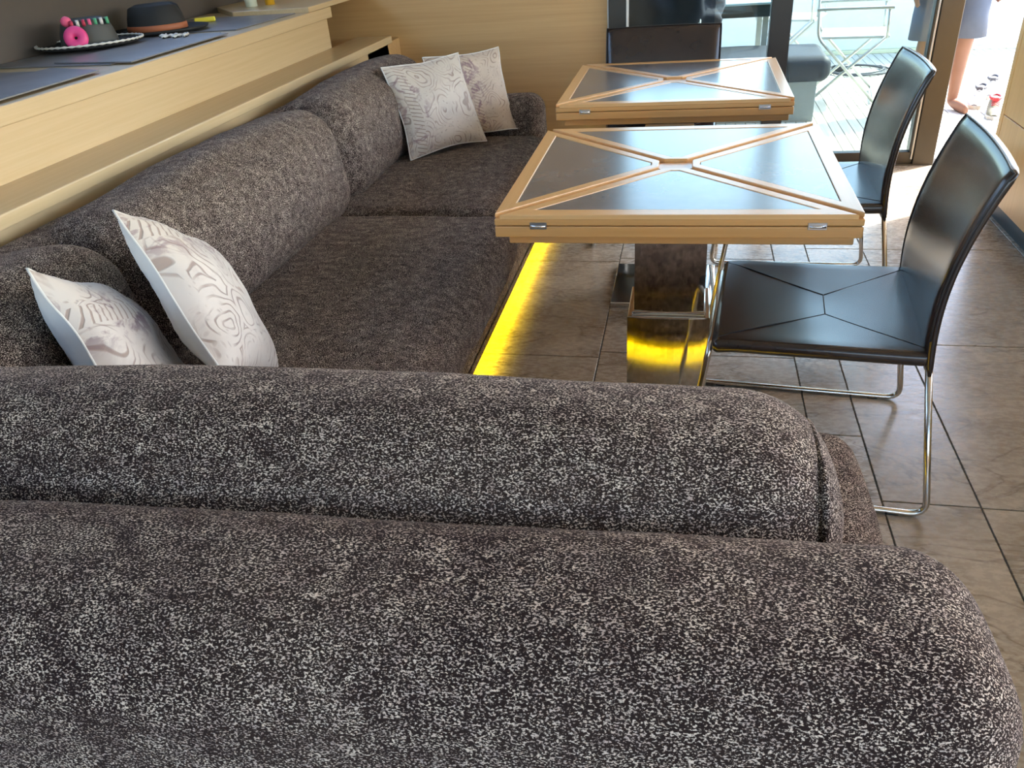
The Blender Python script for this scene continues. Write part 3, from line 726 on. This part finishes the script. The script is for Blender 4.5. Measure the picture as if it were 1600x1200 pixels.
# shorts: loose tube trousers to the knee
def loft(rings, n=28):
    V = []; F = []
    for (cx, cy, z, rx, ry) in rings:
        for k in range(n):
            t = 2*math.pi*k/n; w = 1+0.03*math.sin(5*t+z*20); V.append((cx+rx*math.cos(t)*w, cy+ry*math.sin(t)*w, z))
    for i in range(len(rings)-1):
        for k in range(n): F.append((i*n+k, i*n+(k+1) % n, (i+1)*n+(k+1) % n, (i+1)*n+k))
    me = mesh(V, F, True); return me
parts = [loft([(0, 0, 1.06, 0.165, 0.125), (0, 0, 0.98, 0.185, 0.14), (0, 0, 0.86, 0.205, 0.15), (0, 0, 0.80, 0.20, 0.145)])]
sh_o = put('shorts', parts[0], 'shorts', pr)
for s in (-1, 1):
    put('shorts_leg', loft([(0.095*s, 0, 0.88, 0.105, 0.13), (0.11*s, 0, 0.78, 0.118, 0.13), (0.128*s, 0, 0.62, 0.108, 0.115), (0.138*s, 0, 0.475, 0.108, 0.11), (0.138*s, 0, 0.478, 0.100, 0.102), (0.13*s, 0, 0.60, 0.098, 0.105)]), 'shorts', sh_o)
sh2 = put('shirt', loft([(0, 0, 0.98, 0.18, 0.14), (0, 0, 1.12, 0.165, 0.125), (0, 0, 1.32, 0.19, 0.135), (0, 0, 1.42, 0.175, 0.115), (0, 0, 1.475, 0.085, 0.08)]), 'shirt', pr)
for s in (-1, 1):
    put('sleeve', tube([(0.13*s, 0, 1.40), (0.20*s, 0.0, 1.36), (0.245*s, 0.012, 1.20)], [0.075, 0.078, 0.068], 16, cap=False), 'shirt', sh2)
bm = bmesh.new(); bmesh.ops.create_uvsphere(bm, u_segments=24, v_segments=16, radius=0.112)
for v in bm.verts:
    v.co.x *= 0.86; v.co.z = v.co.z*1.0 if v.co.y > -0.02 else max(v.co.z, 0.045)
    if v.co.z < -0.03: v.co.z = -0.03
hr = put('hair', frombm(bm, True), 'hair', pr); hr.location = (0, 0.005, 1.705)
put('nose', tube([(0, -0.105, 1.672), (0, -0.122, 1.645), (0, -0.108, 1.636)], [0.008, 0.014, 0.012], 8), 'skin', pr)
put('mouth', tube([(-0.025, -0.095, 1.610), (0, -0.103, 1.607), (0.025, -0.095, 1.610)], 0.005, 6), 'band_leather', pr)
for s in (-1, 1):
    bm = bmesh.new(); bmesh.ops.create_uvsphere(bm, u_segments=10, v_segments=8, radius=0.012); e = put('eye', frombm(bm, True), 'eye_white', pr); e.location = (0.034*s, -0.094, 1.673)
    put('ear', tube([(0.088*s, -0.01, 1.70), (0.097*s, 0.005, 1.675), (0.088*s, 0.0, 1.645)], [0.010, 0.014, 0.009], 8), 'skin', pr)

# ================================================================== THINGS ON THE WINDOW LEDGE
ZL = 1.038
def sheet(label, poly, z, curl=0.0):
    n = len(poly); me = prism(poly, z, z+0.004, 0.0)
    return tag(put('leather_mat', me, 'mat_grey'), label, 'mat', 'grey leather mats on the ledge')
sheet('dark grey leather mat under the donut hat', [(-2.58, 2.70), (-2.02, 2.66), (-2.02, 3.44), (-2.58, 3.44)], ZL+0.001)
sheet('grey leather mat by the sunlit wood gap on the ledge', [(-2.58, 1.60), (-2.02, 1.62), (-2.03, 2.56), (-2.58, 2.58)], ZL+0.001)
sheet('grey leather mat overlapping its neighbours along the ledge front', [(-2.30, 2.72), (-1.935, 2.66), (-1.94, 3.36), (-2.26, 3.40)], ZL+0.0065)
sheet('dark leather mat beside the corner board', [(-2.58, 3.52), (-1.99, 3.52), (-1.97, 4.10), (-2.58, 4.10)], ZL+0.001)
sheet('pale edged grey mat at the window end of the ledge', [(-2.28, 1.75), (-1.94, 1.72), (-1.95, 2.50), (-2.22, 2.60)], ZL+0.0065)

def hat(label, loc, rz, brim, crown, m_brim, m_crown, h):
    T = thing('hat', label, 'hat', loc, rz)
    put('brim', lathe([(crown-0.01, 0.010), (crown+0.02, 0.006), (brim-0.01, 0.012), (brim, 0.019), (brim-0.004, 0.010), (brim-0.02, 0.004), (crown, 0.0), (crown-0.01, 0.002)], 40, 1.12, 0.92), m_brim, T)
    me = lathe([(crown+0.004, 0.004), (crown, 0.03), (crown*0.94, h*0.6), (crown*0.86, h*0.93), (crown*0.72, h), (crown*0.45, h*0.90), (0.0001, h*0.80)], 40, 1.12, 0.92)
    for v in me.vertices:
        if v.co.z > h*0.5:
            k = (v.co.z-h*0.5)/(h*0.5); v.co.z -= 0.03*k*math.exp(-(v.co.y/0.022)**2); v.co.y *= 1-0.18*k*(1 if v.co.x < 0 else 0.3)
    put('crown', me, m_crown, T); return T
h1 = hat('grey felt hat with beaded brim, pink donut and pompom trim', (-2.44, 3.13, ZL+0.0115), math.radians(35), 0.185, 0.098, 'hat_felt', 'hat_grey', 0.108)
put('bead_edge', tube([(0.184*1.12*math.cos(t), 0.184*0.92*math.sin(t), 0.020) for t in [2*math.pi*k/90 for k in range(90)]], [0.0055 if k % 2 else 0.0025 for k in range(90)], 8, True), 'bead_silver', h1)
# trims sit on the side that faces the room
dn = put('donut', lathe([(0.030+0.022*math.cos(t), 0.020*math.sin(t)) for t in [math.pi*k/8-math.pi for k in range(17)]], 28, fill=False), 'donut_dough', h1)
ic = put('icing', lathe([(0.030+0.0235*math.cos(t), 0.003+0.020*math.sin(t)) for t in [math.pi*k/10+0.0 for k in range(11)]], 28, fill=False), 'donut_pink', dn)
dn.rotation_euler = (math.radians(72), 0, math.radians(-8)); dn.location = (-0.04, -0.116, 0.046); dn.scale = (0.86, 0.86, 0.9)
bm = bmesh.new(); bmesh.ops.create_icosphere(bm, subdivisions=3, radius=0.020)
for v in bm.verts: v.co *= 1+0.15*mnoise.noise(v.co*200)
pp = put('pompom', frombm(bm, True), 'pink_ball', h1); pp.location = (-0.062, -0.060, 0.104)
for k in range(7): put('striped_bead', tube([(-0.05+k*0.022, -0.078+0.004*k, 0.094), (-0.038+k*0.022, -0.077+0.004*k, 0.094)], 0.0135, 10), ('red_bead', 'bead_silver', 'red_bead', 'pink_ball', 'green_bead', 'bead_silver', 'green_bead')[k], h1)
h2 = hat('black felt hat with rust leather band, beside the grey donut hat', (-2.40, 3.56, ZL+0.0055), math.radians(25), 0.20, 0.115, 'hat_felt', 'hat_felt', 0.12)
put('band', lathe([(0.1155, 0.012), (0.1185, 0.014), (0.1170, 0.036), (0.1140, 0.038)], 40, 1.12, 0.92), 'band_leather', h2)
nk_ = thing('necklace', 'black and white beaded strap lying between the hats', 'necklace', (-2.17, 3.30, ZL+0.018))
pts = [(-0.06+0.004*k, 0.035*math.sin(k*0.5), 0.0) for k in range(34)]
put('strap', tube(pts, [0.007 if k % 2 else 0.0035 for k in range(34)], 8), 'bead_silver', nk_); put('cord', tube([(p[0], p[1], p[2]-0.003) for p in pts], 0.004, 6), 'rubber', nk_)
tg = tag(put('yellow_tag', box(-0.05, 0.05, -0.012, 0.012, 0.0, 0.022, 0.005, 2), 'yellow_plastic'), 'small bright yellow case behind the black hat', 'case'); tg.location = (-2.36, 3.90, ZL+0.006); tg.rotation_euler = (0, 0, 0.5)
def bottle(label, loc, m1, m2, r, h):
    T = thing('bottle', label, 'bottle', loc)
    put('body', lathe([(0.0001, 0), (r, 0.0), (r, h*0.75), (r*0.5, h*0.88), (r*0.45, h), (0.0001, h)], 20), m1, T); put('cap', lathe([(0.0001, h-0.005), (r*0.5, h-0.005), (r*0.5, h+0.03), (0.0001, h+0.03)], 16), m2, T); put('label_band', lathe([(r+0.0006, h*0.2), (r+0.001, h*0.21), (r+0.001, h*0.6), (r+0.0006, h*0.61)], 20), 'bottle_white', T)
bottle('white bottle standing on the oak corner board', (-2.34, 4.36, 1.063), 'bottle_white', 'white_paint', 0.032, 0.15)
bottle('amber bottle standing on the oak corner board', (-2.26, 4.42, 1.063), 'bottle_amber', 'black_plastic', 0.026, 0.13)
